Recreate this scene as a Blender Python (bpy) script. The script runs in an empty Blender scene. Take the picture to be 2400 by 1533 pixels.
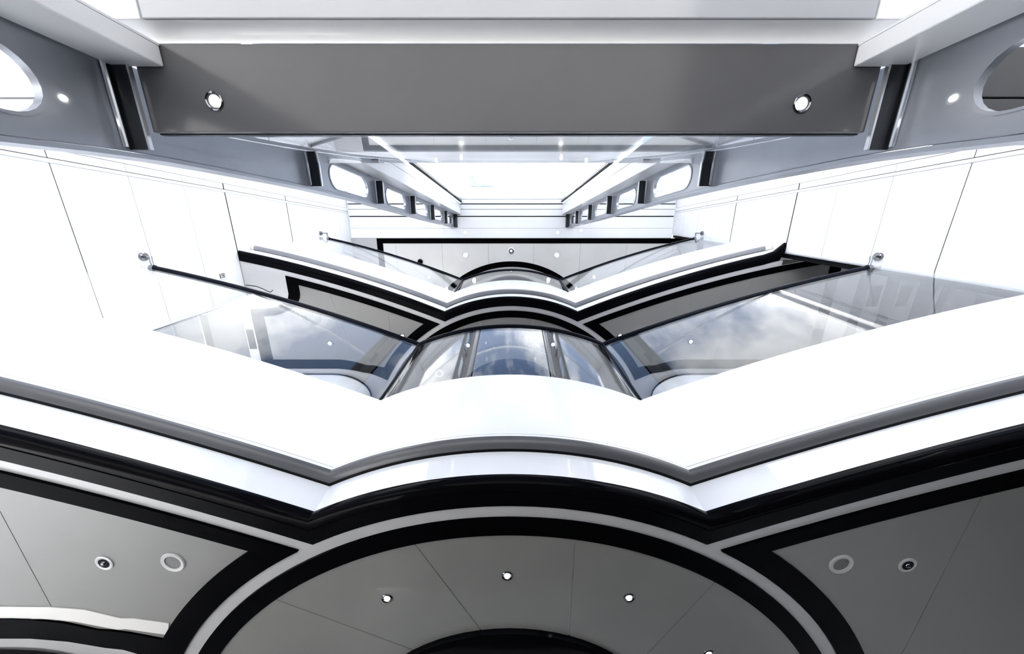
import bpy, bmesh, math, random
from math import sin, cos, pi, sqrt, atan2, radians
from mathutils import Vector, Matrix

scene = bpy.context.scene
SEED = 0.0                                 # which stretch of cloudy sky is overhead
COL = scene.collection
H = 1.25                                   # eye height above the floor; heights below are measured from the eye

# ------------------------------------------------------------------ camera, sky, exposure
TILT = atan2(766.5 - 565.0, 741.0)
cam = bpy.data.cameras.new('camera')
cam.sensor_width = 36.0
cam.lens = 36.0 * 741.0 / 2400.0
cam.clip_start = 0.02
cam_ob = bpy.data.objects.new('camera', cam)
COL.objects.link(cam_ob)
c_, s_ = cos(TILT), sin(TILT)
m = Matrix(((1, 0, 0, 0.01), (0, -c_, -s_, 0.0), (0, s_, -c_, H), (0, 0, 0, 1)))
cam_ob.matrix_world = m
scene.camera = cam_ob

world = bpy.data.worlds.new('sky')
scene.world = world
world.use_nodes = True
nt = world.node_tree
nt.nodes.clear()
N = nt.nodes.new
L = nt.links.new
tc = N('ShaderNodeTexCoord')
nz = N('ShaderNodeTexNoise'); nz.inputs['Scale'].default_value = 3.2; nz.inputs['Detail'].default_value = 6
nz.inputs['Roughness'].default_value = 0.55
ramp = N('ShaderNodeValToRGB')
ramp.color_ramp.elements[0].position = 0.42; ramp.color_ramp.elements[0].color = (0.13, 0.19, 0.32, 1)
ramp.color_ramp.elements[1].position = 0.58; ramp.color_ramp.elements[1].color = (1.0, 1.0, 1.0, 1)
sep = N('ShaderNodeSeparateXYZ')
hor = N('ShaderNodeMapRange'); hor.inputs[1].default_value = -0.02; hor.inputs[2].default_value = 0.02
mixc = N('ShaderNodeMix'); mixc.data_type = 'RGBA'; mixc.inputs[6].default_value = (0.09, 0.105, 0.13, 1)
bg = N('ShaderNodeBackground'); bg.inputs['Strength'].default_value = 4.7
out = N('ShaderNodeOutputWorld')
mp = N('ShaderNodeMapping'); mp.inputs['Location'].default_value = (SEED, 0.0, 0.0)
L(tc.outputs['Generated'], mp.inputs['Vector']); L(mp.outputs[0], nz.inputs['Vector']); L(nz.outputs['Fac'], ramp.inputs['Fac'])
L(tc.outputs['Generated'], sep.inputs[0]); L(sep.outputs['Z'], hor.inputs[0])
L(hor.outputs[0], mixc.inputs[0]); L(ramp.outputs['Color'], mixc.inputs[7])
L(mixc.outputs[2], bg.inputs['Color']); L(bg.outputs[0], out.inputs['Surface'])

sun = bpy.data.lights.new('sun', 'SUN')
sun.energy = 36.0
sun.angle = radians(0.6)
sun.color = (1.0, 0.97, 0.93)
sun_ob = bpy.data.objects.new('sun', sun)
COL.objects.link(sun_ob)
sun_ob.location = (-12, 0, 10)
sun_ob.rotation_euler = Vector((0.90, 0.03, -0.42)).to_track_quat('-Z', 'Y').to_euler()

vs = scene.view_settings
vs.view_transform = 'Standard'
vs.look = 'None'
vs.gamma = 1.0
vs.use_curve_mapping = False
vs.exposure = 0.45

# ------------------------------------------------------------------ materials
def principled(name, col, rough=0.4, metal=0.0, coat=0.0, noise=0.0, nscale=8.0, spec=0.5):
    mt = bpy.data.materials.new(name)
    mt.use_nodes = True
    t = mt.node_tree
    b = t.nodes['Principled BSDF']
    b.inputs['Roughness'].default_value = rough
    b.inputs['Metallic'].default_value = metal
    b.inputs['Coat Weight'].default_value = coat
    b.inputs['Coat Roughness'].default_value = 0.03
    b.inputs['Specular IOR Level'].default_value = spec
    tcn = t.nodes.new('ShaderNodeTexCoord')
    n = t.nodes.new('ShaderNodeTexNoise'); n.inputs['Scale'].default_value = nscale; n.inputs['Detail'].default_value = 4
    r = t.nodes.new('ShaderNodeValToRGB')
    k = noise
    r.color_ramp.elements[0].position = 0.3; r.color_ramp.elements[1].position = 0.7
    r.color_ramp.elements[0].color = (col[0]*(1-k), col[1]*(1-k), col[2]*(1-k), 1)
    r.color_ramp.elements[1].color = (min(1, col[0]*(1+k)), min(1, col[1]*(1+k)), min(1, col[2]*(1+k)), 1)
    t.links.new(tcn.outputs['Object'], n.inputs['Vector'])
    t.links.new(n.outputs['Fac'], r.inputs['Fac'])
    t.links.new(r.outputs['Color'], b.inputs['Base Color'])
    return mt

def glass_mat(name, tint, f0, strength=1.0):
    """clear architectural glass: transparent, with a Schlick reflection"""
    mt = bpy.data.materials.new(name)
    mt.use_nodes = True
    t = mt.node_tree; t.nodes.clear()
    g = t.nodes.new('ShaderNodeNewGeometry')
    dot = t.nodes.new('ShaderNodeVectorMath'); dot.operation = 'DOT_PRODUCT'
    ab = t.nodes.new('ShaderNodeMath'); ab.operation = 'ABSOLUTE'
    om = t.nodes.new('ShaderNodeMath'); om.operation = 'SUBTRACT'; om.inputs[0].default_value = 1.0
    pw = t.nodes.new('ShaderNodeMath'); pw.operation = 'POWER'; pw.inputs[1].default_value = 5.0
    ma = t.nodes.new('ShaderNodeMath'); ma.operation = 'MULTIPLY_ADD'
    ma.inputs[1].default_value = (1 - f0) * strength; ma.inputs[2].default_value = f0
    tr = t.nodes.new('ShaderNodeBsdfTransparent'); tr.inputs['Color'].default_value = (*tint, 1)
    gl = t.nodes.new('ShaderNodeBsdfGlossy'); gl.inputs['Roughness'].default_value = 0.0
    gl.inputs['Color'].default_value = (1, 1, 1, 1)
    mx = t.nodes.new('ShaderNodeMixShader'); o = t.nodes.new('ShaderNodeOutputMaterial')
    t.links.new(g.outputs['Normal'], dot.inputs[0]); t.links.new(g.outputs['Incoming'], dot.inputs[1])
    t.links.new(dot.outputs['Value'], ab.inputs[0]); t.links.new(ab.outputs[0], om.inputs[1])
    t.links.new(om.outputs[0], pw.inputs[0]); t.links.new(pw.outputs[0], ma.inputs[0])
    t.links.new(ma.outputs[0], mx.inputs[0]); t.links.new(tr.outputs[0], mx.inputs[1]); t.links.new(gl.outputs[0], mx.inputs[2])
    t.links.new(mx.outputs[0], o.inputs['Surface'])
    return mt

def emit_mat(name, col, st):
    mt = bpy.data.materials.new(name)
    mt.use_nodes = True
    t = mt.node_tree; t.nodes.clear()
    e = t.nodes.new('ShaderNodeEmission'); e.inputs['Color'].default_value = (*col, 1); e.inputs['Strength'].default_value = st
    o = t.nodes.new('ShaderNodeOutputMaterial'); t.links.new(e.outputs[0], o.inputs['Surface'])
    return mt

WHITE = principled('white_lacquer', (0.86, 0.87, 0.89), 0.28, coat=0.25, noise=0.01, nscale=2)
WALLW = principled('white_wall_panel', (0.88, 0.885, 0.9), 0.35, coat=0.1, noise=0.01, nscale=2)
STRIP = principled('white_gloss_strip', (0.84, 0.86, 0.9), 0.1, coat=0.5, noise=0.02, nscale=3)
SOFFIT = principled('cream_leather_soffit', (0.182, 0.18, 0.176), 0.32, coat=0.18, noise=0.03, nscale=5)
LIGHTS = principled('pale_lacquer_soffit', (0.41, 0.41, 0.42), 0.22, coat=0.3, noise=0.03, nscale=4)
BLACK = principled('black_lacquer', (0.0022, 0.0022, 0.0032), 0.07, spec=0.03)
RUBBER = principled('dark_joint', (0.004, 0.004, 0.005), 0.6, spec=0.1)
BUMP_SHADE = principled('satin_grey_bumper', (0.09, 0.092, 0.1), 0.3, noise=0.03)  # one bumper paint, darkened here for the shade on the lower balcony
BUMP_LIT = principled('satin_pale_bumper', (0.17, 0.175, 0.19), 0.3, noise=0.02)  # the same bumper paint, paler for the stronger light higher up
WEB = principled('brushed_steel_blue', (0.36, 0.385, 0.43), 0.33, metal=0.55, noise=0.05, nscale=6)
RIB = principled('dark_steel', (0.028, 0.031, 0.036), 0.25, metal=0.4)
EDGE = principled('bright_steel', (0.75, 0.77, 0.8), 0.2, metal=0.85)
LINTEL = principled('smoked_grey_gloss', (0.095, 0.096, 0.104), 0.18, coat=0.06, spec=0.3, noise=0.05, nscale=3)
LITPANEL = principled('cream_top_panel', (0.62, 0.615, 0.60), 0.3, coat=0.2, noise=0.02, nscale=4)  # soffit panel colour raised to paint in the brighter top ceiling
RIMM = principled('satin_rim', (0.5, 0.5, 0.5), 0.35, metal=0.2)
GLOSSP = principled('pale_gloss_panel', (0.43, 0.445, 0.48), 0.12, coat=0.4, noise=0.05, nscale=1.5)
DIMP = principled('grey_side_panel', (0.05, 0.055, 0.065), 0.25, coat=0.2)  # colour darkened to hold down the sunlit brightness at the sides
CHROME = principled('dark_chrome', (0.22, 0.225, 0.24), 0.12, metal=1.0)
RAIL = principled('black_rail', (0.003, 0.004, 0.008), 0.35, spec=0.05)
SPAN = principled('pale_glass_spandrel', (0.82, 0.84, 0.88), 0.15, coat=0.2)
MIDFLOOR = principled('grey_stone_floor', (0.34, 0.335, 0.33), 0.4, noise=0.05, nscale=2)
WOOD = principled('dark_deck_floor', (0.30, 0.29, 0.28), 0.5, noise=0.1, nscale=6)
WHITEFLOOR = principled('white_marble_floor', (0.8, 0.8, 0.79), 0.2, noise=0.03, nscale=2)
DARKFLOOR = principled('charcoal_floor', (0.035, 0.035, 0.038), 0.6, noise=0.2, nscale=30, spec=0.1)
BORDER = principled('black_border_lacquer', (0.0015, 0.0015, 0.002), 0.25, spec=0.008)
GRILLE = principled('speaker_grille', (0.16, 0.16, 0.165), 0.7, noise=0.15, nscale=160)
FLOOR = principled('pale_stone_floor', (0.5, 0.495, 0.49), 0.3, noise=0.06, nscale=1.2)
GLASS = glass_mat('clear_glass', (0.97, 0.985, 1.0), 0.016)
WGLASS = glass_mat('window_glass', (0.99, 0.995, 1.0), 0.04)
LAMP = emit_mat('lamp_white', (1.0, 0.96, 0.9), 14.0)

# ------------------------------------------------------------------ mesh helpers
class MB:
    def __init__(self):
        self.v = []; self.f = []
    def add(self, vs, fs):
        o = len(self.v)
        self.v += [tuple(p) for p in vs]
        self.f += [tuple(i + o for i in f) for f in fs]
        return self
    def box(self, x0, x1, y0, y1, z0, z1):
        v = [(x, y, z) for z in (z0, z1) for y in (y0, y1) for x in (x0, x1)]
        return self.add(v, [(0, 2, 3, 1), (4, 5, 7, 6), (0, 1, 5, 4), (2, 6, 7, 3), (0, 4, 6, 2), (1, 3, 7, 5)])
    def prism(self, poly, z0, z1):
        n = len(poly)
        v = [(x, y, z0) for x, y in poly] + [(x, y, z1) for x, y in poly]
        f = [tuple(range(n - 1, -1, -1)), tuple(range(n, 2 * n))]
        f += [(i, (i + 1) % n, n + (i + 1) % n, n + i) for i in range(n)]
        return self.add(v, f)
    def loft(self, rows, closed=False, caps=False):
        """rows: equally long lists of points"""
        n = len(rows[0])
        v = [p for r in rows for p in r]
        f = []
        R = len(rows)
        for i in range(R if closed else R - 1):
            a, b = i * n, ((i + 1) % R) * n
            for j in range(n - 1):
                f.append((a + j, a + j + 1, b + j + 1, b + j))
        if caps:
            f.append(tuple(i * n for i in range(R)))
            f.append(tuple(i * n + n - 1 for i in range(R - 1, -1, -1)))
        return self.add(v, f)
    def tube(self, pts, r, n=12):
        pts = [Vector(p) for p in pts]
        rows = []
        for i, p in enumerate(pts):
            d = (pts[min(i + 1, len(pts) - 1)] - pts[max(i - 1, 0)]).normalized()
            u = d.cross(Vector((0, 0, 1)))
            if u.length < 1e-4: u = Vector((1, 0, 0))
            u.normalize(); w = d.cross(u)
            rows.append([p + (u * cos(2 * pi * k / n) + w * sin(2 * pi * k / n)) * r for k in range(n)])
        o = len(self.v)
        self.v += [tuple(p) for rw in rows for p in rw]
        for i in range(len(rows) - 1):
            for k in range(n):
                self.f.append((o + i * n + k, o + i * n + (k + 1) % n, o + (i + 1) * n + (k + 1) % n, o + (i + 1) * n + k))
        self.f.append(tuple(o + k for k in range(n - 1, -1, -1)))
        self.f.append(tuple(o + (len(rows) - 1) * n + k for k in range(n)))
        return self
    def lathe(self, prof, c=(0, 0, 0), n=32, axis='z'):
        """prof: (radius, height) pairs"""
        o = len(self.v)
        for r, h in prof:
            for k in range(n):
                a = 2 * pi * k / n
                if axis == 'z': p = (c[0] + r * cos(a), c[1] + r * sin(a), c[2] + h)
                else: p = (c[0] + h, c[1] + r * cos(a), c[2] + r * sin(a))
                self.v.append(p)
        for i in range(len(prof) - 1):
            for k in range(n):
                self.f.append((o + i * n + k, o + i * n + (k + 1) % n, o + (i + 1) * n + (k + 1) % n, o + (i + 1) * n + k))
        if prof[0][0] > 1e-5: self.f.append(tuple(o + k for k in range(n)))
        if prof[-1][0] > 1e-5: self.f.append(tuple(o + (len(prof) - 1) * n + k for k in range(n)))
        return self
    def build(self, name, mat, parent=None, smooth=False, bevel=0.0, fix=True):
        off = Vector((0, 0, H)) if (parent is None or not parent.get('local')) else Vector((0, 0, 0))
        if parent is not None and not parent.get('local'):
            q = parent
            while q is not None:
                off = off - Vector(q.location); q = q.parent
        me = bpy.data.meshes.new(name)
        me.from_pydata([tuple(Vector(p) + off) for p in self.v], [], self.f)
        bm = bmesh.new(); bm.from_mesh(me)
        bmesh.ops.remove_doubles(bm, verts=bm.verts, dist=1e-6)
        if fix: bmesh.ops.recalc_face_normals(bm, faces=bm.faces)
        bm.to_mesh(me); bm.free()
        me.materials.append(mat)
        if smooth:
            for p in me.polygons: p.use_smooth = True
            me.set_sharp_from_angle(angle=radians(38))
        ob = bpy.data.objects.new(name, me)
        COL.objects.link(ob)
        if parent is not None: ob.parent = parent
        if bevel > 0:
            md = ob.modifiers.new('bevel', 'BEVEL'); md.width = bevel; md.segments = 2; md.limit_method = 'ANGLE'
            md.harden_normals = False
        return ob

def empty(name, loc, kind=None):
    o = bpy.data.objects.new(name, None)
    o.empty_display_size = 0.1
    COL.objects.link(o)
    o.location = (loc[0], loc[1], loc[2] + H)
    if kind: o['kind'] = kind
    return o

def tag(o, label, cat, group=None):
    o['label'] = label; o['category'] = cat
    if group: o['group'] = group
    return o

def struct(o, label=None):
    o['kind'] = 'structure'
    if label: o['label'] = label
    return o

def copy_tree(o, parent=None):
    c = o.copy(); COL.objects.link(c)
    if parent is not None: c.parent = parent
    for ch in list(o.children): copy_tree(ch, c)
    return c

def lerp(a, b, t): return a + (b - a) * t
def interp(tab, x):
    if x <= tab[0][0]: return tab[0][1]
    for (a, fa), (b, fb) in zip(tab, tab[1:]):
        if x <= b: return lerp(fa, fb, (x - a) / (b - a))
    return tab[-1][1]

# ------------------------------------------------------------------ plan of a deck edge: a round bay between two wings
WALL = 3.4                                   # half width of the atrium
CY, RB = 3.0, 1.917                          # centre and radius of the round bay
def wing(x, n=0.0):
    """edge of a wing, x > 0, offset n outwards (towards the atrium)"""
    def f(q):
        u = min(q, 5.0) - 0.875
        return 1.2895 - 0.4147 * u + 0.0413 * u * u
    # offset along the local normal
    q = x
    for _ in range(4):
        u = min(q, 5.0) - 0.875
        sl = -0.4147 + 0.0826 * u
        q = x - n * sl / sqrt(1 + sl * sl) * 1.0
    u = min(q, 5.0) - 0.875
    sl = -0.4147 + 0.0826 * u
    return f(q) - n / sqrt(1 + sl * sl)
def arc_y(x, r): return CY - sqrt(max(r * r - x * x, 0))
def cusp(nw, r):
    lo, hi = 0.3, 1.7
    for _ in range(50):
        md = (lo + hi) / 2
        if arc_y(md, r) < wing(md, nw): lo = md
        else: hi = md
    return lo
def edge_half(n, xend, kw=22, ka=16):
    """right half, from the middle of the bay out to xend"""
    r = RB + n
    xc = cusp(n, r)
    a = math.asin(min(1, xc / r))
    pts = [(r * sin(a * i / ka), CY - r * cos(a * i / ka)) for i in range(ka + 1)]
    pts += [(lerp(xc, xend, i / kw), wing(lerp(xc, xend, i / kw), n)) for i in range(1, kw + 1)]
    return pts
def edge(n, xl, xr, dy):
    R_ = edge_half(n, xr); L_ = edge_half(n, xl)
    return [(-x, y + dy) for x, y in reversed(L_[1:])] + [(x, y + dy) for x, y in R_]
KC = 16                                       # index of the cusp in a half edge

LEVELS = [(1.10, 0.0), (4.03, -0.272), (6.96, -0.544)]

# rows of the frame round a wing panel (left side measured, mirrored right without the notch)
def seg(a, b, n): return [(lerp(a[0], b[0], i / n), lerp(a[1], b[1], i / n)) for i in range(n)]
def resample(pts, n):
    d = [0]
    for a, b in zip(pts, pts[1:]): d.append(d[-1] + math.hypot(b[0] - a[0], b[1] - a[1]))
    outp = []
    for i in range(n):
        t = d[-1] * i / n
        for k in range(len(pts) - 1):
            if t <= d[k + 1] + 1e-9:
                u = (t - d[k]) / max(d[k + 1] - d[k], 1e-9)
                outp.append((lerp(pts[k][0], pts[k + 1][0], u), lerp(pts[k][1], pts[k + 1][1], u))); break
    return outp
def wing_loop(nw, r, side, dback, which):
    """closed loop (in mirrored +x coordinates) of the wing panel frame"""
    xc = cusp(nw, r)
    if side == 'left':
        x1, x2 = (2.708, 3.233) if which == 'in' else (2.853, 3.391)
        yb = (1.824 if which == 'in' else 1.955) + dback
        if which == 'in':
            notch = [(x1, 0.925), (2.722, 0.985), (2.78, 1.073), (2.86, 1.13), (2.939, 1.166), (3.06, 1.205), (x2, 1.224)]
            back = [(x2, yb), (2.32, yb), (2.131, yb + 0.028), (1.968, yb + 0.085), (1.903, yb + 0.08), (1.736, yb + 0.114)]
        else:
            notch = [(x1, 0.925), (2.87, 0.985), (2.914, 1.032), (3.0, 1.08), (3.133, 1.114), (3.25, 1.122), (x2, 1.124)]
            back = [(x2, yb), (2.337, yb), (2.148, yb + 0.023), (2.002, yb + 0.064), (1.928, yb + 0.07), (1.712, yb + 0.169)]
    else:
        x1 = 4.0 if which == 'in' else 4.14
        yb = (1.824 if which == 'in' else 1.955) + dback
        notch = [(x1, wing(x1, nw)), (x1, yb)]
        back = [(x1, yb), (2.32, yb), (2.131, yb + 0.028), (1.968, yb + 0.085), (1.903, yb + 0.08), (1.736, yb + 0.114)]
        if which == 'out':
            back = [(x1, yb), (2.337, yb), (2.148, yb + 0.023), (2.002, yb + 0.064), (1.928, yb + 0.07), (1.712, yb + 0.169)]
    bx, by = back[-1]
    # land exactly on the ring circle
    ang = atan2(bx, CY - by)
    back[-1] = (r * sin(ang), CY - r * cos(ang))
    a0, a1 = ang, math.asin(xc / r)
    ring = [(r * sin(lerp(a0, a1, i / 18)), CY - r * cos(lerp(a0, a1, i / 18))) for i in range(18)]
    w = [(lerp(xc, x1, i / 22), wing(lerp(xc, x1, i / 22), nw)) for i in range(22)]
    if side == 'left':
        nt_ = seg((x1, wing(x1, nw)), notch[0], 3) + resample(notch, 12) + seg(notch[-1], back[0], 3)
    else:
        nt_ = resample(notch, 18)
    return w + nt_ + resample(back, 20) + ring

def wall_edge(side, z): return (0.70 - 0.0928 * (z - 4.23)) if side == 'left' else (0.155 - 0.0928 * (z - 4.03))
def deck_plan(n, dy, z):
    e = edge(n, WALL - 0.006, WALL - 0.006, dy)
    yl, yr = wall_edge('left', z) + 0.13, wall_edge('right', z) + 0.17
    poly = list(e)
    if yr > e[-1][1]: poly.append((e[-1][0], yr))
    poly += [(5.99, max(yr, e[-1][1])), (5.99, 4.86), (-5.99, 4.86), (-5.99, max(yl, e[0][1]))]
    if yl > e[0][1]: poly.append((e[0][0], yl))
    return poly
def place(poly, side, dy):
    s = -1 if side == 'left' else 1
    return [(s * x, y + dy) for x, y in poly]

def ring_band(outer, inner, z0, z1):
    """solid band between two loops with equal point counts"""
    n = len(outer)
    b = MB()
    v = [(x, y, z0) for x, y in outer] + [(x, y, z0) for x, y in inner] + [(x, y, z1) for x, y in outer] + [(x, y, z1) for x, y in inner]
    f = []
    for i in range(n):
        j = (i + 1) % n
        f += [(i, j, n + j, n + i), (2 * n + i, 3 * n + i, 3 * n + j, 2 * n + j), (i, 2 * n + i, 2 * n + j, j), (n + i, n + j, 3 * n + j, 3 * n + i)]
    return b.add(v, f)

def arc_band(r0, r1, a0, a1, z0, z1, dy, n=64, cy=CY):
    b = MB()
    A = [lerp(a0, a1, i / n) for i in range(n + 1)]
    rows = [[(r * sin(a), cy + dy - r * cos(a), z) for a in A] for r, z in ((r0, z0), (r1, z0), (r1, z1), (r0, z1))]
    return b.loft(rows, closed=True, caps=True)

def clip_poly(poly, a, b, c):
    """keep a*x+b*y+c >= 0"""
    o = []
    n = len(poly)
    for i in range(n):
        p, q = poly[i], poly[(i + 1) % n]
        dp, dq = a * p[0] + b * p[1] + c, a * q[0] + b * q[1] + c
        if dp >= 0: o.append(p)
        if (dp >= 0) != (dq >= 0):
            t = dp / (dp - dq)
            o.append((lerp(p[0], q[0], t), lerp(p[1], q[1], t)))
    return o
def split_poly(poly, cuts, gap=0.004):
    """cut a polygon by oriented lines ((x,y),(x,y)), leaving open joints"""
    pieces = [poly]
    for (p, q) in cuts:
        dx, dy = q[0] - p[0], q[1] - p[1]
        l = math.hypot(dx, dy); a, b = -dy / l, dx / l
        c = -(a * p[0] + b * p[1])
        nxt = []
        for pc in pieces:
            A = clip_poly(pc, a, b, c - gap / 2); B = clip_poly(pc, -a, -b, -c - gap / 2)
            for s in (A, B):
                if len(s) > 2: nxt.append(s)
        pieces = nxt
    return pieces

# ------------------------------------------------------------------ balconies
def soffit(root, z0, dy, dbacks, left_cuts, right_cuts, mid_cuts):
    """underside of a deck: pale field, black borders, cream panels, black disc"""
    field = deck_plan(0.0, dy, z0)
    MB().prism(field, z0, z0 + 0.04).build('soffit_field', LIGHTS, root)
    for side, cuts in (('left', left_cuts), ('right', right_cuts)):
        dback = dbacks[0] if side == 'left' else dbacks[1]
        o = place(wing_loop(-0.060, 1.918, side, dback, 'out'), side, dy)
        i = place(wing_loop(-0.137, 2.035, side, dback, 'in'), side, dy)
        fr = ring_band(o, i, z0 - 0.012, z0 + 0.01).build('black_border', BORDER, root)
        for pc in split_poly(i, [((p[0], p[1] + dy), (q[0], q[1] + dy)) for p, q in cuts]):
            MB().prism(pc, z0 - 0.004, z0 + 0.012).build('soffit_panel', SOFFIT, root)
    A = radians(100)
    arc_band(1.765, 1.855, -A, A, z0 - 0.012, z0 + 0.01, dy, 96).build('black_ring', BORDER, root)
    # round centre: panels between the black ring and the black disc
    circ = [(1.765 * sin(2 * pi * k / 120), CY + dy - 1.765 * cos(2 * pi * k / 120)) for k in range(120)]
    for pc in split_poly(circ, [((p[0], p[1] + dy), (q[0], q[1] + dy)) for p, q in mid_cuts]):
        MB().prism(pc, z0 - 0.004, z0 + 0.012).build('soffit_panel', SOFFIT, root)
    MB().lathe([(0.0, -0.03), (0.80, -0.03), (0.838, -0.024), (0.844, -0.012), (0.844, 0.01), (0.0, 0.01)], (0, 2.655 + dy, z0), 72).build('black_disc', BLACK, root, smooth=True)

def fascia(root, z0, dy, bump_mat, bl, br, flare):
    def row(n, dz, xl=WALL - 0.006, xr=WALL - 0.006, fl=False):
        pts = edge(n, xl, xr, dy)
        o = []
        for x, y in pts:
            yy = y
            if fl and flare and x > 3.2: yy -= 0.5 * ((x - 3.2) / 0.2) ** 2 * 0.2
            o.append((x, yy, z0 + dz))
        return o
    # black lacquer lip: flat underside with a fine step, rounded nose
    MB().loft([row(-0.004, 0.012, fl=True), row(-0.002, -0.006, fl=True), row(0.064, -0.006, fl=True), row(0.066, -0.001, fl=True), row(0.070, -0.001, fl=True), row(0.071, -0.005, fl=True),
               row(0.100, -0.004, fl=True), row(0.112, 0.004, fl=True), row(0.119, 0.018, fl=True), row(0.1195, 0.034, fl=True), row(0.116, 0.046, fl=True), row(0.106, 0.05), row(-0.004, 0.05)], closed=True, caps=True
              ).build('black_lip', BLACK, root, smooth=True)
    MB().loft([row(0.106, 0.05), row(0.110, 0.05), row(0.118, 0.10), row(0.131, 0.178), row(0.10, 0.178), row(0.09, 0.05)], closed=True, caps=True).build('white_strip', STRIP, root, smooth=True)
    if bump_mat is BUMP_SHADE: MB().loft([row(0.100, 0.176), row(0.145, 0.1765), row(0.145, 0.20), row(0.100, 0.20)], closed=True, caps=True).build('shadow_gap', RUBBER, root)  # black strip below the bumper, lower balcony only
    # rounded bumper
    def brow(n, dz): return row(n, dz, bl, br)
    prof = [(0.135, 0.20), (0.1345, 0.186), (0.140, 0.1775)]
    for k in range(1, 8):
        a = pi / 2 * k / 7
        prof.append((0.140 + 0.050 * sin(a), 0.2135 - 0.036 * cos(a)))
    prof += [(0.186, 0.2165), (0.135, 0.2165)]
    MB().loft([brow(n, dz) for n, dz in prof], closed=True, caps=True).build('bumper', bump_mat, root, smooth=True)
    # tall white apron with a fine joint just above the bumper
    MB().loft([row(0.13, 0.2175), row(0.184, 0.2175), row(0.1855, 0.2345), row(0.13, 0.2345)], closed=True, caps=True).build('apron_base', WHITE, root)
    MB().loft([row(0.13, 0.2345), row(0.180, 0.2345), row(0.180, 0.2375), row(0.13, 0.2375)], closed=True, caps=True).build('joint', RUBBER, root)
    MB().loft([row(0.13, 0.2375), row(0.186, 0.2375), row(0.235, 0.822), row(0.233, 0.83), row(0.10, 0.83), row(0.10, 0.3)], closed=True, caps=True).build('apron', WHITE, root, smooth=True)
    MB().prism(deck_plan(0.10, dy, z0 + 0.7), z0 + 0.70, z0 + 0.78).build('deck_floor', WOOD, root)

def balustrade(name, z0, dy, label, zt):
    root = empty(name, (0, 1.05 + dy, z0 + 0.83))
    tag(root, label, 'balustrade')
    nb, ntp = 0.232, 0.310
    def half_rows(i0, i1, s):
        rows = []
        for n, z in ((nb, z0 + 0.8305), (ntp, zt - 0.012), (ntp - 0.012, zt - 0.012), (nb - 0.012, z0 + 0.8305)):
            h = edge_half(n, 3.34)
            rows.append([(s * x, y + dy, z) for x, y in h[i0:i1]])
        return rows
    MB().loft(half_rows(KC, None, -1), closed=True, caps=True).build('glass_pane', GLASS, root, smooth=True)
    MB().loft(half_rows(KC, None, 1), closed=True, caps=True).build('glass_pane', GLASS, root, smooth=True)
    rows = []
    for n, z in ((nb, z0 + 0.8305), (ntp, zt - 0.012), (ntp - 0.012, zt - 0.012), (nb - 0.012, z0 + 0.8305)):
        h = edge_half(n, 3.34)[:KC + 1]
        rows.append([(-x, y + dy, z) for x, y in reversed(h[1:])] + [(x, y + dy, z) for x, y in h])
    MB().loft(rows, closed=True, caps=True).build('glass_pane', GLASS, root, smooth=True)
    # dark joints where the panes meet
    for s in (-1, 1):
        p = edge_half(nb + 0.004, 3.34)[KC]; q = edge_half(ntp + 0.004, 3.34)[KC]
        MB().tube([(s * p[0], p[1] + dy, z0 + 0.83), (s * q[0], q[1] + dy, zt)], 0.011, 8).build('corner_joint', RAIL, root, smooth=True)
    pts = edge(ntp - 0.006, 3.2, 3.2, dy)
    rail = MB().tube([(x, y, zt) for x, y in pts], 0.026, 14).build('handrail', RAIL, root, smooth=True)
    for s, p in ((-1, pts[0]), (1, pts[-1])):
        b = MB()
        b.tube([(s * 3.19, p[1] - 0.002, zt), (s * 3.225, p[1] - 0.006, zt)], 0.028, 14)
        b.tube([(s * 3.205, p[1] - 0.004, zt + 0.004), (s * 3.222, p[1] - 0.06, zt + 0.012), (s * 3.23, p[1] - 0.10, zt + 0.026)], 0.011, 10)
        b.tube([(s * 3.226, p[1] - 0.098, zt + 0.026), (s * 3.30, p[1] - 0.099, zt + 0.062), (s * 3.372, p[1] - 0.10, zt + 0.105)], 0.009, 10)
        br = b.build('wall_bracket', CHROME, root, smooth=True)
        MB().lathe([(0.0, -0.028), (0.030, -0.028), (0.036, -0.022), (0.036, 0.0), (0.0, 0.0)] if s > 0 else [(0.0, 0.028), (0.030, 0.028), (0.036, 0.022), (0.036, 0.0), (0.0, 0.0)],
                   (s * 3.398, p[1] - 0.10, zt + 0.112), 24, axis='x').build('wall_rose', CHROME, br, smooth=True)
    return root

(zA, dA), (zB, dB), (zC, dC) = LEVELS
MID = [((-0.429, 1.272), (-0.140, 1.826)), ((0.287, 1.243), (0.29, 1.87)), ((-1.112, 1.615), (-0.57, 1.914)), ((0.94, 1.522), (0.684, 1.999))]
# keep the last two joints from running right across the disc's far side: they only cut the near half in view
LC = [((-2.176, 1.099), (-2.169, 1.664))]
RC = [((1.987, 1.076), (1.958, 1.999))]
balA = empty('balcony', (0, 1.1, zA))
tag(balA, 'nearest balcony, lowest in the photo, with dark round panelled underside and grey bumper', 'balcony')
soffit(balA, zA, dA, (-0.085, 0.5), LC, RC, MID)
cv = [(-3.23, 1.738), (-2.45, 1.742), (-2.206, 1.745), (-2.089, 1.762), (-1.901, 1.816), (-1.86, 1.812), (-1.668, 1.852)]
cu = [(-1.64, 1.775), (-1.80, 1.742), (-1.86, 1.742), (-2.018, 1.684), (-2.172, 1.668), (-2.45, 1.665), (-3.23, 1.66)]
MB().prism(cv + cu, zA - 0.0075, zA - 0.0045).build('bright_cove', LITPANEL, balA)  # pale band painting the bright reflection along the panel's back edge
fascia(balA, zA, dA, BUMP_SHADE, 3.394, 3.394, False)
balB = empty('balcony', (0, 1.1 + dB, zB))
tag(balB, 'upper balcony with pale bumper and black bordered underside, second from below', 'balcony')
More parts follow.
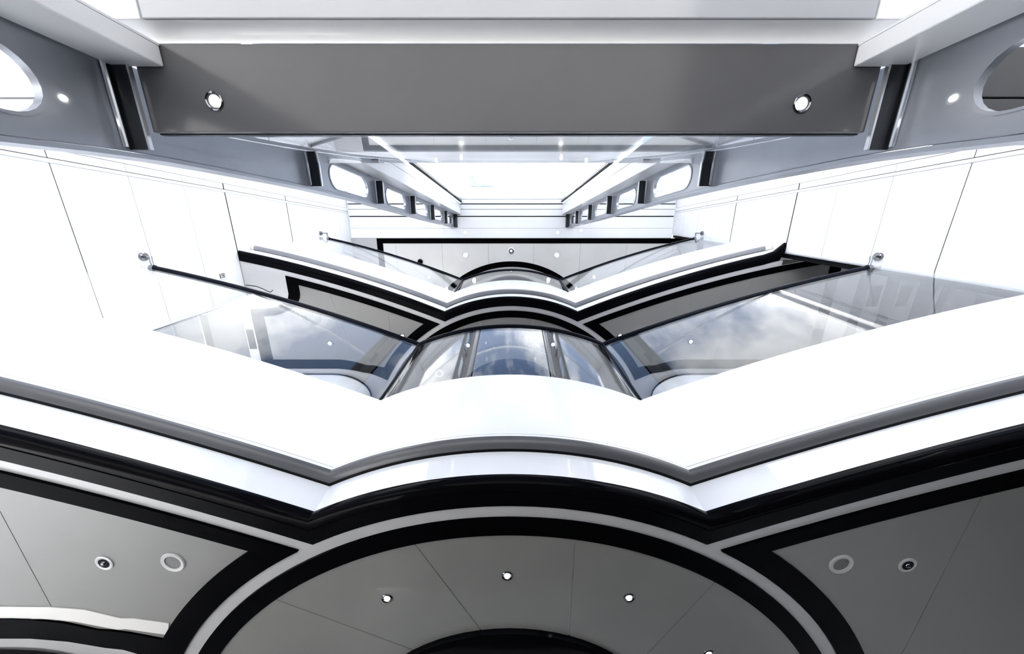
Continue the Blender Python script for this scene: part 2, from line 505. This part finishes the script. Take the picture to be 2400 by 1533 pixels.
soffit(balB, zB, dB, (0.0, 0.0), [((-2.322, 0.95), (-2.27, 1.158)), ((-1.6, 0.95), (-1.6, 1.158))], [((2.31, 0.989), (2.303, 1.169)), ((3.03, 0.769), (2.98, 0.944))], MID)
fascia(balB, zB, dB, BUMP_LIT, 3.33, 3.29, True)
balustrade('glass_balustrade', zA, dA, 'large glass balustrade with black handrail on the nearest balcony', 2.874)
balustrade('glass_balustrade', zB, dB, 'small glass balustrade with thin black handrail on the upper balcony', 5.75)

# air slots and seams in the upper balcony underside (parts of it)
for x0, x1, y0, y1 in ((-3.515, -3.42, 1.128, 1.402), (-4.08, -3.98, 0.93, 1.9), (-4.46, -4.43, 0.93, 1.9), (4.60, 4.74, 0.546, 0.818), (4.98, 5.12, 0.546, 0.818), (5.5, 5.6, 0.5, 1.2)):
    MB().box(x0, x1, y0, y1, zB - 0.004, zB + 0.01).build('air_slot', RUBBER, balB)

for x0, x1, y0, y1 in ((-5.97, -5.2, 0.90, 1.98), (-5.195, -4.475, 0.90, 1.98), (-4.47, -4.10, 0.90, 1.98), (-3.975, -3.53, 0.90, 1.98), (4.42, 4.56, 0.40, 1.98), (4.78, 4.94, 0.40, 1.98), (5.2, 5.44, 0.40, 1.98)):
    MB().box(x0, x1, y0, y1, zB - 0.0025, zB + 0.01).build('side_panel', DIMP, balB)
sm = [(-3.385, 0.541), (-3.257, 0.557), (-3.18, 0.588), (-3.118, 0.623), (-3.085, 0.632), (-3.049, 0.606)]
MB().loft([[(x, y + d, z) for x, y in sm] for d, z in ((-0.005, zB - 0.002), (0.005, zB - 0.002), (0.005, zB + 0.01), (-0.005, zB + 0.01))], closed=True, caps=True).build('seam', RUBBER, balB)

# ------------------------------------------------------------------ top ceiling
ceil = empty('ceiling', (0, 0.5, zC), 'structure')
MB().box(-5.99, 5.99, -0.06, 4.86, zC, zC + 0.05).build('ceiling_field', LIGHTS, ceil)
def top_panel(x0, x1, y0, y1, r):
    """rectangle minus the round bay"""
    cy = CY + dC
    hx = sqrt(r * r - (cy - y1) ** 2)
    A = math.asin(hx / r)
    arc = [(r * sin(lerp(A, -A, i / 40)), cy - r * cos(lerp(A, -A, i / 40))) for i in range(41)]
    return [(x0, y0), (x1, y0), (x1, y1)] + arc + [(x0, y1)]
pin = top_panel(-2.735, 3.95, 0.05, 1.55, 2.035)
pout = top_panel(-2.86, 4.08, -0.055, 1.68, 1.918)
ring_band(pout, pin, zC - 0.012, zC + 0.01).build('black_border', BORDER, ceil)
for pc in split_poly(pin, [((x, -0.5), (x, 2.0)) for x in (-2.47, -1.487, -0.495, 0.478, 1.469, 2.46, 3.44)], 0.009):
    MB().prism(pc, zC - 0.004, zC + 0.012).build('ceiling_panel', LITPANEL, ceil)
arc_band(1.765, 1.855, -radians(100), radians(100), zC - 0.012, zC + 0.01, dC, 80).build('black_ring', BORDER, ceil)
MB().lathe([(0.0, -0.03), (0.838, -0.03), (0.844, -0.012), (0.844, 0.01), (0.0, 0.01)], (0, 2.655 + dC, zC), 64).build('black_disc', BLACK, ceil, smooth=True)
# boards between the front border and the window head, stepping up towards the window
for y0, y1, dz in ((-0.88, -0.748, 0.0), (-0.258, -0.064, 0.0), (-0.484, -0.262, 0.0), (-0.630, -0.506, 0.0), (-0.728, -0.638, 0.0)):
    x = WALL - 0.005
    MB().box(-x, x, y0, y1, zC + dz, zC + dz + 0.04).build('ceiling_board', WHITE, ceil, bevel=0.002)
MB().box(-WALL, WALL, -0.88, -0.06, zC + 0.042, zC + 0.07).build('board_backing', RUBBER, ceil)

# ------------------------------------------------------------------ side walls of big panels
JZ = [-1.25, 0.06, 0.56, 1.06, 1.56, 2.06, 2.565, 3.06, 3.55, 4.04, 4.54, 5.10, 5.60, 6.08, 6.58, 7.0]
THICK = {4.04: 0.017, 5.10: 0.017, 2.565: 0.007}
def wall(side):
    s = -1 if side == 'left' else 1
    root = empty('wall_' + side, (s * WALL, 0, 0), 'structure')
    def yedge(z): return wall_edge(side, z)
    t = 0.05
    for a, b in zip(JZ, JZ[1:]):
        ga = THICK.get(a, 0.005) / 2; gb = THICK.get(b, 0.005) / 2
        za, zb = a + ga, b - gb
        # plan profile with a rounded far edge, slightly shifted from bottom to top
        rows = []
        for z in (za, zb):
            ye = yedge(z)
            pr = [(0.0, -0.555), (0.0, ye - 0.035)]
            for k in range(1, 6):
                an = pi / 2 * k / 5
                pr.append((0.03 * (1 - cos(an)), ye - 0.035 + 0.035 * sin(an)))
            pr += [(t, ye), (t, -0.555)]
            rows.append([(s * (WALL + d), y, z) for d, y in pr])
        b_ = MB()
        n = len(rows[0])
        b_.add(rows[0] + rows[1], [tuple(range(n)), tuple(range(2 * n - 1, n - 1, -1))] + [(i, (i + 1) % n, n + (i + 1) % n, n + i) for i in range(n)])
        b_.build('wall_panel', WALLW, root, smooth=True)
    # dark backing seen in the joints and along the open edge
    lo, hi = -1.25, 7.0
    for za, zb in ((lo, hi),):
        w = 0.052 if side == 'right' else 0.012
        rows = []
        for z in (za, zb):
            ye = yedge(z)
            rows.append([(s * (WALL + 0.003), -0.60, z), (s * (WALL + 0.003), ye - 0.042, z), (s * (WALL + 0.032), ye - 0.012, z), (s * (WALL + 0.032), ye + w, z), (s * (WALL + 0.075), ye + w, z), (s * (WALL + 0.075), -0.60, z)])
        n = 6
        MB().add(rows[0] + rows[1], [tuple(range(n)), tuple(range(2 * n - 1, n - 1, -1))] + [(i, (i + 1) % n, n + (i + 1) % n, n + i) for i in range(n)]).build('dark_edge', RUBBER, root)
    # cornice: bead, groove, and the flat frieze with its own joints
    MB().loft([[(s * (WALL + d), y, z) for z in (-1.25, 7.0)] for d, y in ((0.0, -0.557), (-0.008, -0.562), (-0.008, -0.584), (0.0, -0.587), (0.03, -0.587), (0.03, -0.557))], closed=True, caps=True).build('cornice_bead', WHITE, root)
    MB().box(*sorted((s * (WALL + 0.006), s * (WALL + 0.03))), -0.593, -0.587, -1.25, 7.0).build('groove', RUBBER, root)
    for a, b in zip(JZ, JZ[1:]):
        ga = THICK.get(a, 0.005) / 2; gb = THICK.get(b, 0.005) / 2
        MB().box(*sorted((s * WALL, s * (WALL + 0.05))), -0.655, -0.593, a + ga, b - gb).build('frieze_panel', WALLW, root)
    MB().box(*sorted((s * (WALL + 0.003), s * (WALL + 0.06))), -0.655, -0.60, -1.25, 7.0).build('groove', RUBBER, root)
    MB().box(*sorted((s * WALL, s * (WALL + 0.05))), -0.86, -0.66, -1.25, 7.0).build('frieze_return', WALLW, root)
    return root
wall('left'); wall('right')

# ------------------------------------------------------------------ perforated steel columns
FRONT = [(-1.25, -0.19), (0.4, -0.224), (0.833, -0.241), (0.99, -0.263), (1.18, -0.282), (1.395, -0.293), (1.94, -0.314), (2.72, -0.324), (4.68, -0.30), (6.96, -0.295)]
RZ = [-0.84, 0.137, 1.113, 2.06, 3.03, 4.0, 4.96, 5.93]
XW = 1.20
def column(side):
    s = -1 if side == 'left' else 1
    root = empty('perforated_column', (s * XW, -0.4, -1.25))
    tag(root, 'tall steel column with oval holes and ribs, on the %s of the bright window' % side, 'column')
    yb = -0.515
    web = MB()
    zs = [-1.25] + RZ + [6.955]
    t = 0.014
    for a, b in zip(zs, zs[1:]):
        if b - a < 0.45 or abs(a - 1.113) < 0.01:
            m_ = 8
            for k in range(m_):
                z0, z1 = lerp(a, b, k / m_), lerp(a, b, (k + 1) / m_)
                for xx in (XW, XW + t):
                    web.add([(s * xx, interp(FRONT, z0), z0), (s * xx, yb, z0), (s * xx, yb, z1), (s * xx, interp(FRONT, z1), z1)], [(0, 1, 2, 3)])
            continue
        h0, h1 = a + 0.22, b - 0.16
        zc = (h0 + h1) / 2
        r = 0.084
        yf = interp(FRONT, zc)
        yc = (yf + yb) / 2 - 0.005
        out_, in_ = [], []
        def Fy(z): return interp(FRONT, z)
        ym = (Fy(a) + yb) / 2
        for i in range(6):
            out_.append((lerp(ym, Fy(a), i / 6), a)); an = -pi / 2 + pi / 2 * i / 6
            in_.append((yc + r * cos(an), h0 + r + r * sin(an)))
        for i in range(12):
            z = lerp(a, b, i / 12); out_.append((Fy(z), z)); in_.append((yc + r, lerp(h0 + r, h1 - r, i / 12)))
        for i in range(12):
            out_.append((lerp(Fy(b), yb, i / 12), b)); an = pi * i / 12
            in_.append((yc + r * cos(an), h1 - r + r * sin(an)))
        for i in range(12):
            out_.append((yb, lerp(b, a, i / 12))); in_.append((yc - r, lerp(h1 - r, h0 + r, i / 12)))
        for i in range(6):
            out_.append((lerp(yb, ym, i / 6), a)); an = pi + pi / 2 * i / 6
            in_.append((yc + r * cos(an), h0 + r + r * sin(an)))
        n = len(out_)
        v = [(s * XW, y, z) for y, z in out_] + [(s * XW, y, z) for y, z in in_] + [(s * (XW + t), y, z) for y, z in out_] + [(s * (XW + t), y, z) for y, z in in_]
        f = []
        for i in range(n):
            j = (i + 1) % n
            f += [(i, j, n + j, n + i), (2 * n + i, 3 * n + i, 3 * n + j, 2 * n + j), (n + i, n + j, 3 * n + j, 3 * n + i)]
        web.add(v, f)
        # bright rim lining the hole
        rim = MB()
        rows = []
        for xx, e in ((XW - 0.004, 0.0), (XW - 0.004, -0.007), (XW + t + 0.004, -0.007), (XW + t + 0.004, 0.0)):
            rows.append([(s * xx, yc + (y - yc) * (1 + e / r), zc + (z - zc) * (1 + e / (r * 2.5))) for y, z in in_ + in_[:1]])
        rim.loft(rows, closed=True)
        rim.build('hole_rim', WEB, root, smooth=True)
    web.build('web', WEB, root)
    # front flange turned outwards, back flange turned inwards
    zz = [lerp(-1.25, 6.955, k / 40) for k in range(41)]
    rows = [[(s * x, interp(FRONT, z) + d, z) for z in zz] for x, d in ((XW - 0.012, 0.004), (XW - 0.012, 0.018), (XW + 0.078, 0.018), (XW + 0.078, 0.004))]
    MB().loft(rows, closed=True, caps=True).build('front_flange', WEB, root, smooth=True)
    MB().box(*sorted((s * (XW - 0.0), s * (XW + 0.03))), -0.535, -0.515, -1.25, 6.955).build('back_flange', WEB, root)
    for z in RZ:
        yf = interp(FRONT, z) - 0.004
        rb = MB().box(*sorted((s * (XW - 0.062), s * XW)), yb + 0.002, yf, z, z + 0.008).build('rib', RIB, root)  # near-black colour paints in the deep shadow under the rib
        MB().box(*sorted((s * (XW - 0.069), s * (XW - 0.0625))), yb + 0.002, yf, z - 0.003, z + 0.008).build('nosing', EDGE, rb)
        MB().tube([(s * (XW - 0.007), yb + 0.004, z - 0.013), (s * (XW - 0.007), yf - 0.004, z - 0.013)], 0.007, 8).build('bead', EDGE, rb, smooth=True)
    MB().box(*sorted((s * (XW - 0.07), s * (XW + 0.09))), -0.535, interp(FRONT, 6.9) + 0.02, 6.93, 6.954).build('head_plate', RIB, root)
    # small flush lamp in the web, level with the lintel
    if True:
        lamp = MB().lathe([(0.0, -0.002 * s), (0.007, -0.002 * s), (0.0078, 0.0), (0.0, 0.0)], (s * (XW - 0.001), -0.372, 0.985), 20, axis='x').build('marker_lamp', LAMP, root)
    return root
column('left'); column('right')

# ------------------------------------------------------------------ white pilasters behind the columns, window, lintel
k = 0
for s, nm in ((-1, 'left'), (1, 'right')):
    k += 1
    tr_ = empty('trim_%d' % k, (s * 1.15, -0.6, -1.25), 'structure')
    MB().box(*sorted((s * 1.04, s * 1.23)), -0.567, -0.5605, -1.25, 1.128).build('pilaster_foot', WHITE, tr_)
    MB().box(*sorted((s * 1.04, s * 1.19)), -0.5605, -0.507, -1.25, 1.128).build('pilaster_face', WHITE, tr_, bevel=0.004)
    MB().box(*sorted((s * 1.05, s * 1.23)), -0.66, -0.5375, 1.30, 6.955).build('pilaster_face', WHITE, tr_, bevel=0.004)
    MB().box(*sorted((s * 1.055, s * 1.23)), -0.75, -0.664, 1.30, 6.955).build('pilaster_return', WHITE, tr_, bevel=0.004)

def window(i, x0, x1, y, z0, z1, bars, fw=0.03, fm=None):
    fm = fm or WHITE
    root = empty('window_%d' % i, ((x0 + x1) / 2, y, z0), 'structure')
    zs = [z0] + bars + [z1]
    for a, b in zip(zs, zs[1:]):
        MB().box(x0 + 0.002, x1 - 0.002, y - 0.006, y + 0.006, a + 0.006, b - 0.006).build('pane', WGLASS, root)
    for z in bars:
        MB().box(x0, x1, y - 0.012, y + 0.008, z - 0.005, z + 0.005).build('glazing_bar', EDGE, root)
    MB().box(x0 - fw, x0, y - 0.02, y + 0.02, z0, z1).build('frame', fm, root)
    MB().box(x1, x1 + fw, y - 0.02, y + 0.02, z0, z1).build('frame', fm, root)
    return root
w1 = window(1, -1.02, 1.02, -0.79, 3.58, 6.95, [5.4], fm=RUBBER)
MB().box(-1.05, 1.05, -0.80, -0.775, 1.32, 3.575).build('spandrel_panel', SPAN, w1)
window(2, -3.36, -1.27, -0.86, 1.32, 6.95, [2.9, 4.5, 6.1])
window(3, 1.27, 3.36, -0.86, 1.32, 6.95, [2.9, 4.5, 6.1])

lin = empty('lintel', (0, -0.45, 1.13))
tag(lin, 'smoked grey glossy lintel with two round downlights, between the steel columns', 'lintel')
MB().box(-1.128, 1.128, -0.5675, -0.3335, 1.13, 1.15).build('gloss_underside', LINTEL, lin, bevel=0.002)
MB().box(-1.128, 1.128, -0.563, -0.36, 1.1505, 1.162).build('core', LINTEL, lin)
MB().box(-1.128, 1.128, -0.345, -0.331, 1.1505, 1.164).build('front_trim', RIB, lin)
for s, nm, mt, lab in ((1, 'right', LINTEL, 'short grey lintel seen through the oval hole of the right column'), (-1, 'left', WHITE, 'short white lintel seen through the oval hole of the left column')):
    sl = empty('side_lintel', (s * 2.3, -0.45, 1.13))
    tag(sl, lab, 'lintel')
    MB().box(*sorted((s * 1.35, s * 3.38)), -0.56, -0.43, 1.13, 1.15).build('underside_board', mt, sl, bevel=0.002)
    MB().box(*sorted((s * 1.35, s * 3.38)), -0.425, -0.33, 1.13, 1.15).build('underside_board', mt, sl, bevel=0.002)
    MB().box(*sorted((s * 1.35, s * 3.38)), -0.56, -0.34, 1.1505, 1.30).build('core', mt, sl)

scr = empty('glass_screen', (0, -0.35, 1.16))
tag(scr, 'frameless horizontal glass screen standing on the grey lintel', 'glass screen')
def sy(z): return -0.225 - 0.094 * z
MB().loft([[(x, sy(z) + d, z) for x in (-1.12, 0.0, 1.12)] for z, d in ((1.166, 0.006), (1.79, 0.006), (1.79, -0.006), (1.166, -0.006))], closed=True, caps=True).build('glass_pane', GLASS, scr)

# low ceiling behind the lintel, with its rounded cornice
c2 = empty('ceiling_low', (0, -1.5, 1.09), 'structure')
rows = []
for i in range(9):
    a = pi / 2 * i / 8
    rows.append([(x, -0.568 - 0.036 * sin(a), 1.1298 - 0.038 * (1 - cos(a))) for x in (-1.2, 1.2)])
rows += [[(x, -0.604, 1.124) for x in (-1.2, 1.2)], [(x, -0.568, 1.1312) for x in (-1.2, 1.2)]]
MB().loft(rows, closed=True, caps=True).build('cove_moulding', WHITE, c2, smooth=True)
MB().box(-1.033, 1.033, -3.6, -0.606, 1.088, 1.12).build('gloss_panel', GLOSSP, c2, bevel=0.003)
MB().box(-3.4, -1.041, -3.6, -0.606, 1.09, 1.12).build('side_panel', WHITE, c2, bevel=0.003)
MB().box(1.041, 3.4, -3.6, -0.606, 1.09, 1.12).build('side_panel', WHITE, c2, bevel=0.003)
MB().box(-3.4, 3.4, -3.6, -0.86, 1.125, 1.30).build('roof_slab', WHITE, c2)

# ------------------------------------------------------------------ floor and the walls that close the rooms and shape the bounce light
fl = MB().box(-1.5, 6.2, -0.9, 5.2, -1.35, -1.25).build('floor', DARKFLOOR)  # unseen, kept dark to cut the bounce light on the right
struct(MB().box(-6.2, -1.502, -0.9, 5.2, -1.35, -1.25).build('floor', WHITEFLOOR))  # unseen, made white to bounce sun onto the left undersides
struct(MB().box(-6.2, 6.2, -4.0, -0.902, -1.35, -1.25).build('floor', MIDFLOOR))
struct(fl)
wr = MB().box(6.0, 6.1, -0.9, 4.88, -1.25, 7.0).build('wall_far_right', SOFFIT); struct(wr)
wl = MB().box(3.42, 3.5, -3.89, -0.90, -1.25, 1.085).build('wall_low_right', WALLW); struct(wl)  # unseen wall added to keep light from the right side
wf = MB().box(3.49, 6.1, -1.0, -0.91, -1.25, 7.0).build('wall_front_right', WALLW); struct(wf)  # unseen wall added to shut sky light out of the right lobby
wb = MB().box(-6.0, 6.0, 4.9, 5.0, -1.25, 7.0).build('wall_back', WALLW); struct(wb)
for s, nm in ((-1, 'left'), (1, 'right')):
    for z0, z1, dy in ((-1.248, zA, 0.0), (zA + 0.785, zB, dB), (zB + 0.785, zC, dC)):
        root = empty('wall_inner_' + nm, (s * 3, 2, z0), 'structure')
        yw = (1.95 if s < 0 else 2.6) if dy == 0 else 2.03 + dy
        pts = [(5.98, yw), (2.45, yw)]
        for i in range(1, 9):
            a = pi / 2 * i / 8
            pts.append((2.45 - 0.5 * sin(a), yw + 0.32 * (1 - cos(a))))
        pts += [(1.95, 4.86)]
        inner = [(5.98, yw + 0.06), (2.45, yw + 0.06)] + [(2.45 - 0.44 * sin(pi / 2 * i / 8), yw + 0.06 + 0.32 * (1 - cos(pi / 2 * i / 8))) for i in range(1, 9)] + [(2.01, 4.86)]
        ww = ring_band([(s * x, y) for x, y in pts + [(1.95, 4.87)]], [(s * x, y) for x, y in inner + [(2.01, 4.87)]], z0, z1 - 0.012)
        ww.build('curved_panel', WALLW, root, smooth=True)
        MB().loft([[(s * x, y - 0.004, z) for x, y in pts] for z in (z1 - 0.05, z1 - 0.012)]).build('black_line', RUBBER, root)

# ------------------------------------------------------------------ ceiling fittings
def downlight(r, lens, lit, name='downlight'):
    root = bpy.data.objects.new(name, None); root.empty_display_size = 0.05; COL.objects.link(root); root['local'] = 1
    MB().lathe([(lens * 1.25, 0.004), (lens * 1.25, -0.003), (r * 0.9, -0.005), (r, -0.003), (r, 0.004)], (0, 0, 0), 32).build('rim', CHROME if lit else RIMM, root, smooth=True)
    if lit:
        MB().lathe([(0.0, -0.001), (lens, -0.001), (lens, 0.003), (0, 0.003)], (0, 0, 0), 24).build('lens', LAMP, root)
    else:
        b = MB().lathe([(lens * 1.24, -0.004), (lens * 1.05, 0.001), (0.0, 0.003)], (0, 0, 0), 28).build('eyeball_socket', BLACK, root, smooth=True)
        MB().lathe([(lens * 0.62, 0.0), (lens * 0.55, -0.006), (lens * 0.3, -0.011), (0.0, -0.012)], (0, 0.0, 0.001), 20).build('eyeball_lens', CHROME, root, smooth=True)
    return root
def speaker(r, rm=None):
    root = bpy.data.objects.new('ceiling_speaker', None); root.empty_display_size = 0.05; COL.objects.link(root); root['local'] = 1
    MB().lathe([(r * 0.68, 0.002), (r * 0.68, -0.004), (r * 0.94, -0.006), (r, -0.003), (r, 0.004)], (0, 0, 0), 40).build('rim', rm or RIMM, root, smooth=True)
    MB().lathe([(0.0, -0.002), (r * 0.68, 0.0005), (r * 0.68, 0.003), (0, 0.003)], (0, 0, 0), 36).build('grille', GRILLE, root, smooth=True)
    return root
def put(o, x, y, z, label, cat, group=None):
    o.location = (x, y, z + H)
    if 'local' in o: del o['local']
    tag(o, label, cat, group); return o

ZP = 0.0045      # panels stand proud of the field by this much
lit = downlight(0.026, 0.0135, True)
put(lit, -0.012, 1.475, zA - ZP, 'small lit downlight at the middle of the nearest round underside', 'downlight', 'downlights in the nearest balcony')
for x, y, lab in ((-0.575, 1.615, 'small lit downlight left of the middle one in the nearest round underside'),
                  (0.557, 1.610, 'small lit downlight right of the middle one in the nearest round underside'),
                  (0.993, 1.990, 'small lit downlight at the bottom edge of the photo, right of centre')):
    put(copy_tree(lit), x, y, zA - ZP, lab, 'downlight', 'downlights in the nearest balcony')
eye = downlight(0.039, 0.02, False)
put(eye, -1.825, 1.399, zA - ZP, 'unlit eyeball downlight with white rim beside the left ceiling speaker', 'downlight', 'eyeball downlights')
put(copy_tree(eye), 1.794, 1.411, zA - ZP, 'unlit eyeball downlight beside the right ceiling speaker', 'downlight', 'eyeball downlights')
sp = speaker(0.053)
put(sp, -1.514, 1.394, zA - ZP, 'round ceiling speaker in the left panel of the nearest balcony', 'speaker', 'ceiling speakers')
put(copy_tree(sp), 1.493, 1.406, zA - ZP, 'round ceiling speaker in the right panel of the nearest balcony', 'speaker', 'ceiling speakers')
ld = downlight(0.027, 0.0165, True)
put(ld, -0.912, -0.419, 1.1295, 'lit downlight at the left end of the grey lintel', 'downlight', 'lintel downlights')
put(copy_tree(ld), 0.910, -0.412, 1.1295, 'lit downlight at the right end of the grey lintel', 'downlight', 'lintel downlights')
# upper balcony
for x, y, lab in ((-0.58, 1.62 + dB, 'tiny lit downlight seen through the middle glass pane on the left'), (0.56, 1.61 + dB, 'tiny lit downlight seen through the middle glass pane on the right')):
    o = copy_tree(lit); o.scale = (1.6, 1.6, 1.0)
    put(o, x, y, zB - ZP, lab, 'downlight', 'downlights in the upper balcony')
o = copy_tree(sp); put(o, -0.988, 1.756, zB - ZP, 'small dark ceiling speaker behind the middle glass pane', 'speaker')
o = speaker(0.125, GRILLE)
put(o, -2.609, 0.95, zB - ZP, 'large round ceiling speaker just below the handrail, behind the left glass pane', 'speaker')
for x, y, lab in ((-2.43, 1.32, 'tiny lit downlight left of centre behind the left glass pane'), (-1.45, 1.22, 'tiny lit downlight right of centre behind the left glass pane'),
                  (1.45, 1.22, 'tiny lit downlight left of centre behind the right glass pane'), (2.4, 1.30, 'tiny lit downlight right of centre behind the right glass pane')):
    o = copy_tree(lit); o.scale = (1.5, 1.5, 1.0)
    put(o, x, y, zB - ZP, lab, 'downlight', 'downlights in the upper balcony')
# top ceiling
tl = downlight(0.058, 0.046, True)
put(tl, -0.989, 0.292, zC - ZP, 'bright downlight left of the round detector in the top ceiling', 'downlight', 'top ceiling downlights')
for x, y, lab in ((0.973, 0.292, 'bright downlight right of the round detector in the top ceiling'),):
    put(copy_tree(tl), x, y, zC - ZP, lab, 'downlight', 'top ceiling downlights')
for x, y, zz, lab in ((-0.98, -0.174, zC, 'small downlight in the white boards, second from left'), (0.973, -0.174, zC, 'small downlight in the white boards, third from left'),
                      (-1.473, -0.217, zC, 'small downlight in the white boards, leftmost of four'), (1.466, -0.217, zC, 'small downlight in the white boards, rightmost of four')):
    o = copy_tree(tl); o.scale = (0.6, 0.6, 1)  # glowing discs added in place of reflections of the ceiling downlights
    put(o, x, y, zz - 0.0005, lab, 'downlight', 'downlights in the white boards')
det = bpy.data.objects.new('smoke_detector', None); det.empty_display_size = 0.05; COL.objects.link(det); det['local'] = 1
MB().lathe([(0.070, 0.004), (0.070, -0.008), (0.062, -0.012), (0.048, -0.012), (0.044, -0.006), (0.040, -0.006)], (0, 0, 0), 32).build('base_ring', EDGE, det, smooth=True)
MB().lathe([(0.044, -0.004), (0.040, -0.014), (0.030, -0.02)], (0, 0, 0), 28).build('dark_gap', RUBBER, det, smooth=True)
MB().lathe([(0.031, -0.016), (0.028, -0.03), (0.012, -0.034), (0.0, -0.034)], (0, 0, 0), 28).build('cap', WHITE, det, smooth=True)
put(det, -0.008, 0.203, zC - ZP, 'round white detector between the two bright downlights of the top ceiling', 'detector')
dome = bpy.data.objects.new('dome_camera', None); dome.empty_display_size = 0.05; COL.objects.link(dome); dome['local'] = 1
MB().lathe([(0.058, 0.004), (0.058, -0.015), (0.052, -0.02)], (0, 0, 0), 28).build('collar', RIB, dome, smooth=True)
MB().lathe([(0.052, -0.018), (0.05, -0.035), (0.036, -0.055), (0.015, -0.066), (0.0, -0.068)], (0, 0, 0), 28).build('dark_dome', BLACK, dome, smooth=True)
put(dome, -1.969, 0.43, zC - ZP, 'small black dome camera above the upper handrail, left of centre', 'camera')
# tiny outlet on the left wall above the large handrail
pl = empty('wall_outlet', (-3.39, 0.403, 3.72))
tag(pl, 'tiny outlet plate with dark slots on the left wall above the handrail', 'outlet')
MB().box(-3.399, -3.392, 0.36, 0.43, 3.70, 3.80).build('plate', WHITE, pl, bevel=0.002)
for q in range(3):
    MB().box(-3.3925, -3.389, 0.370 + q * 0.018, 0.378 + q * 0.018, 3.73, 3.775).build('slot', RUBBER, pl)
MB().box(-3.3925, -3.389, 0.37, 0.425, 3.708, 3.716).build('slot', RUBBER, pl)

for o in list(scene.objects):
    if 'local' in o: del o['local']
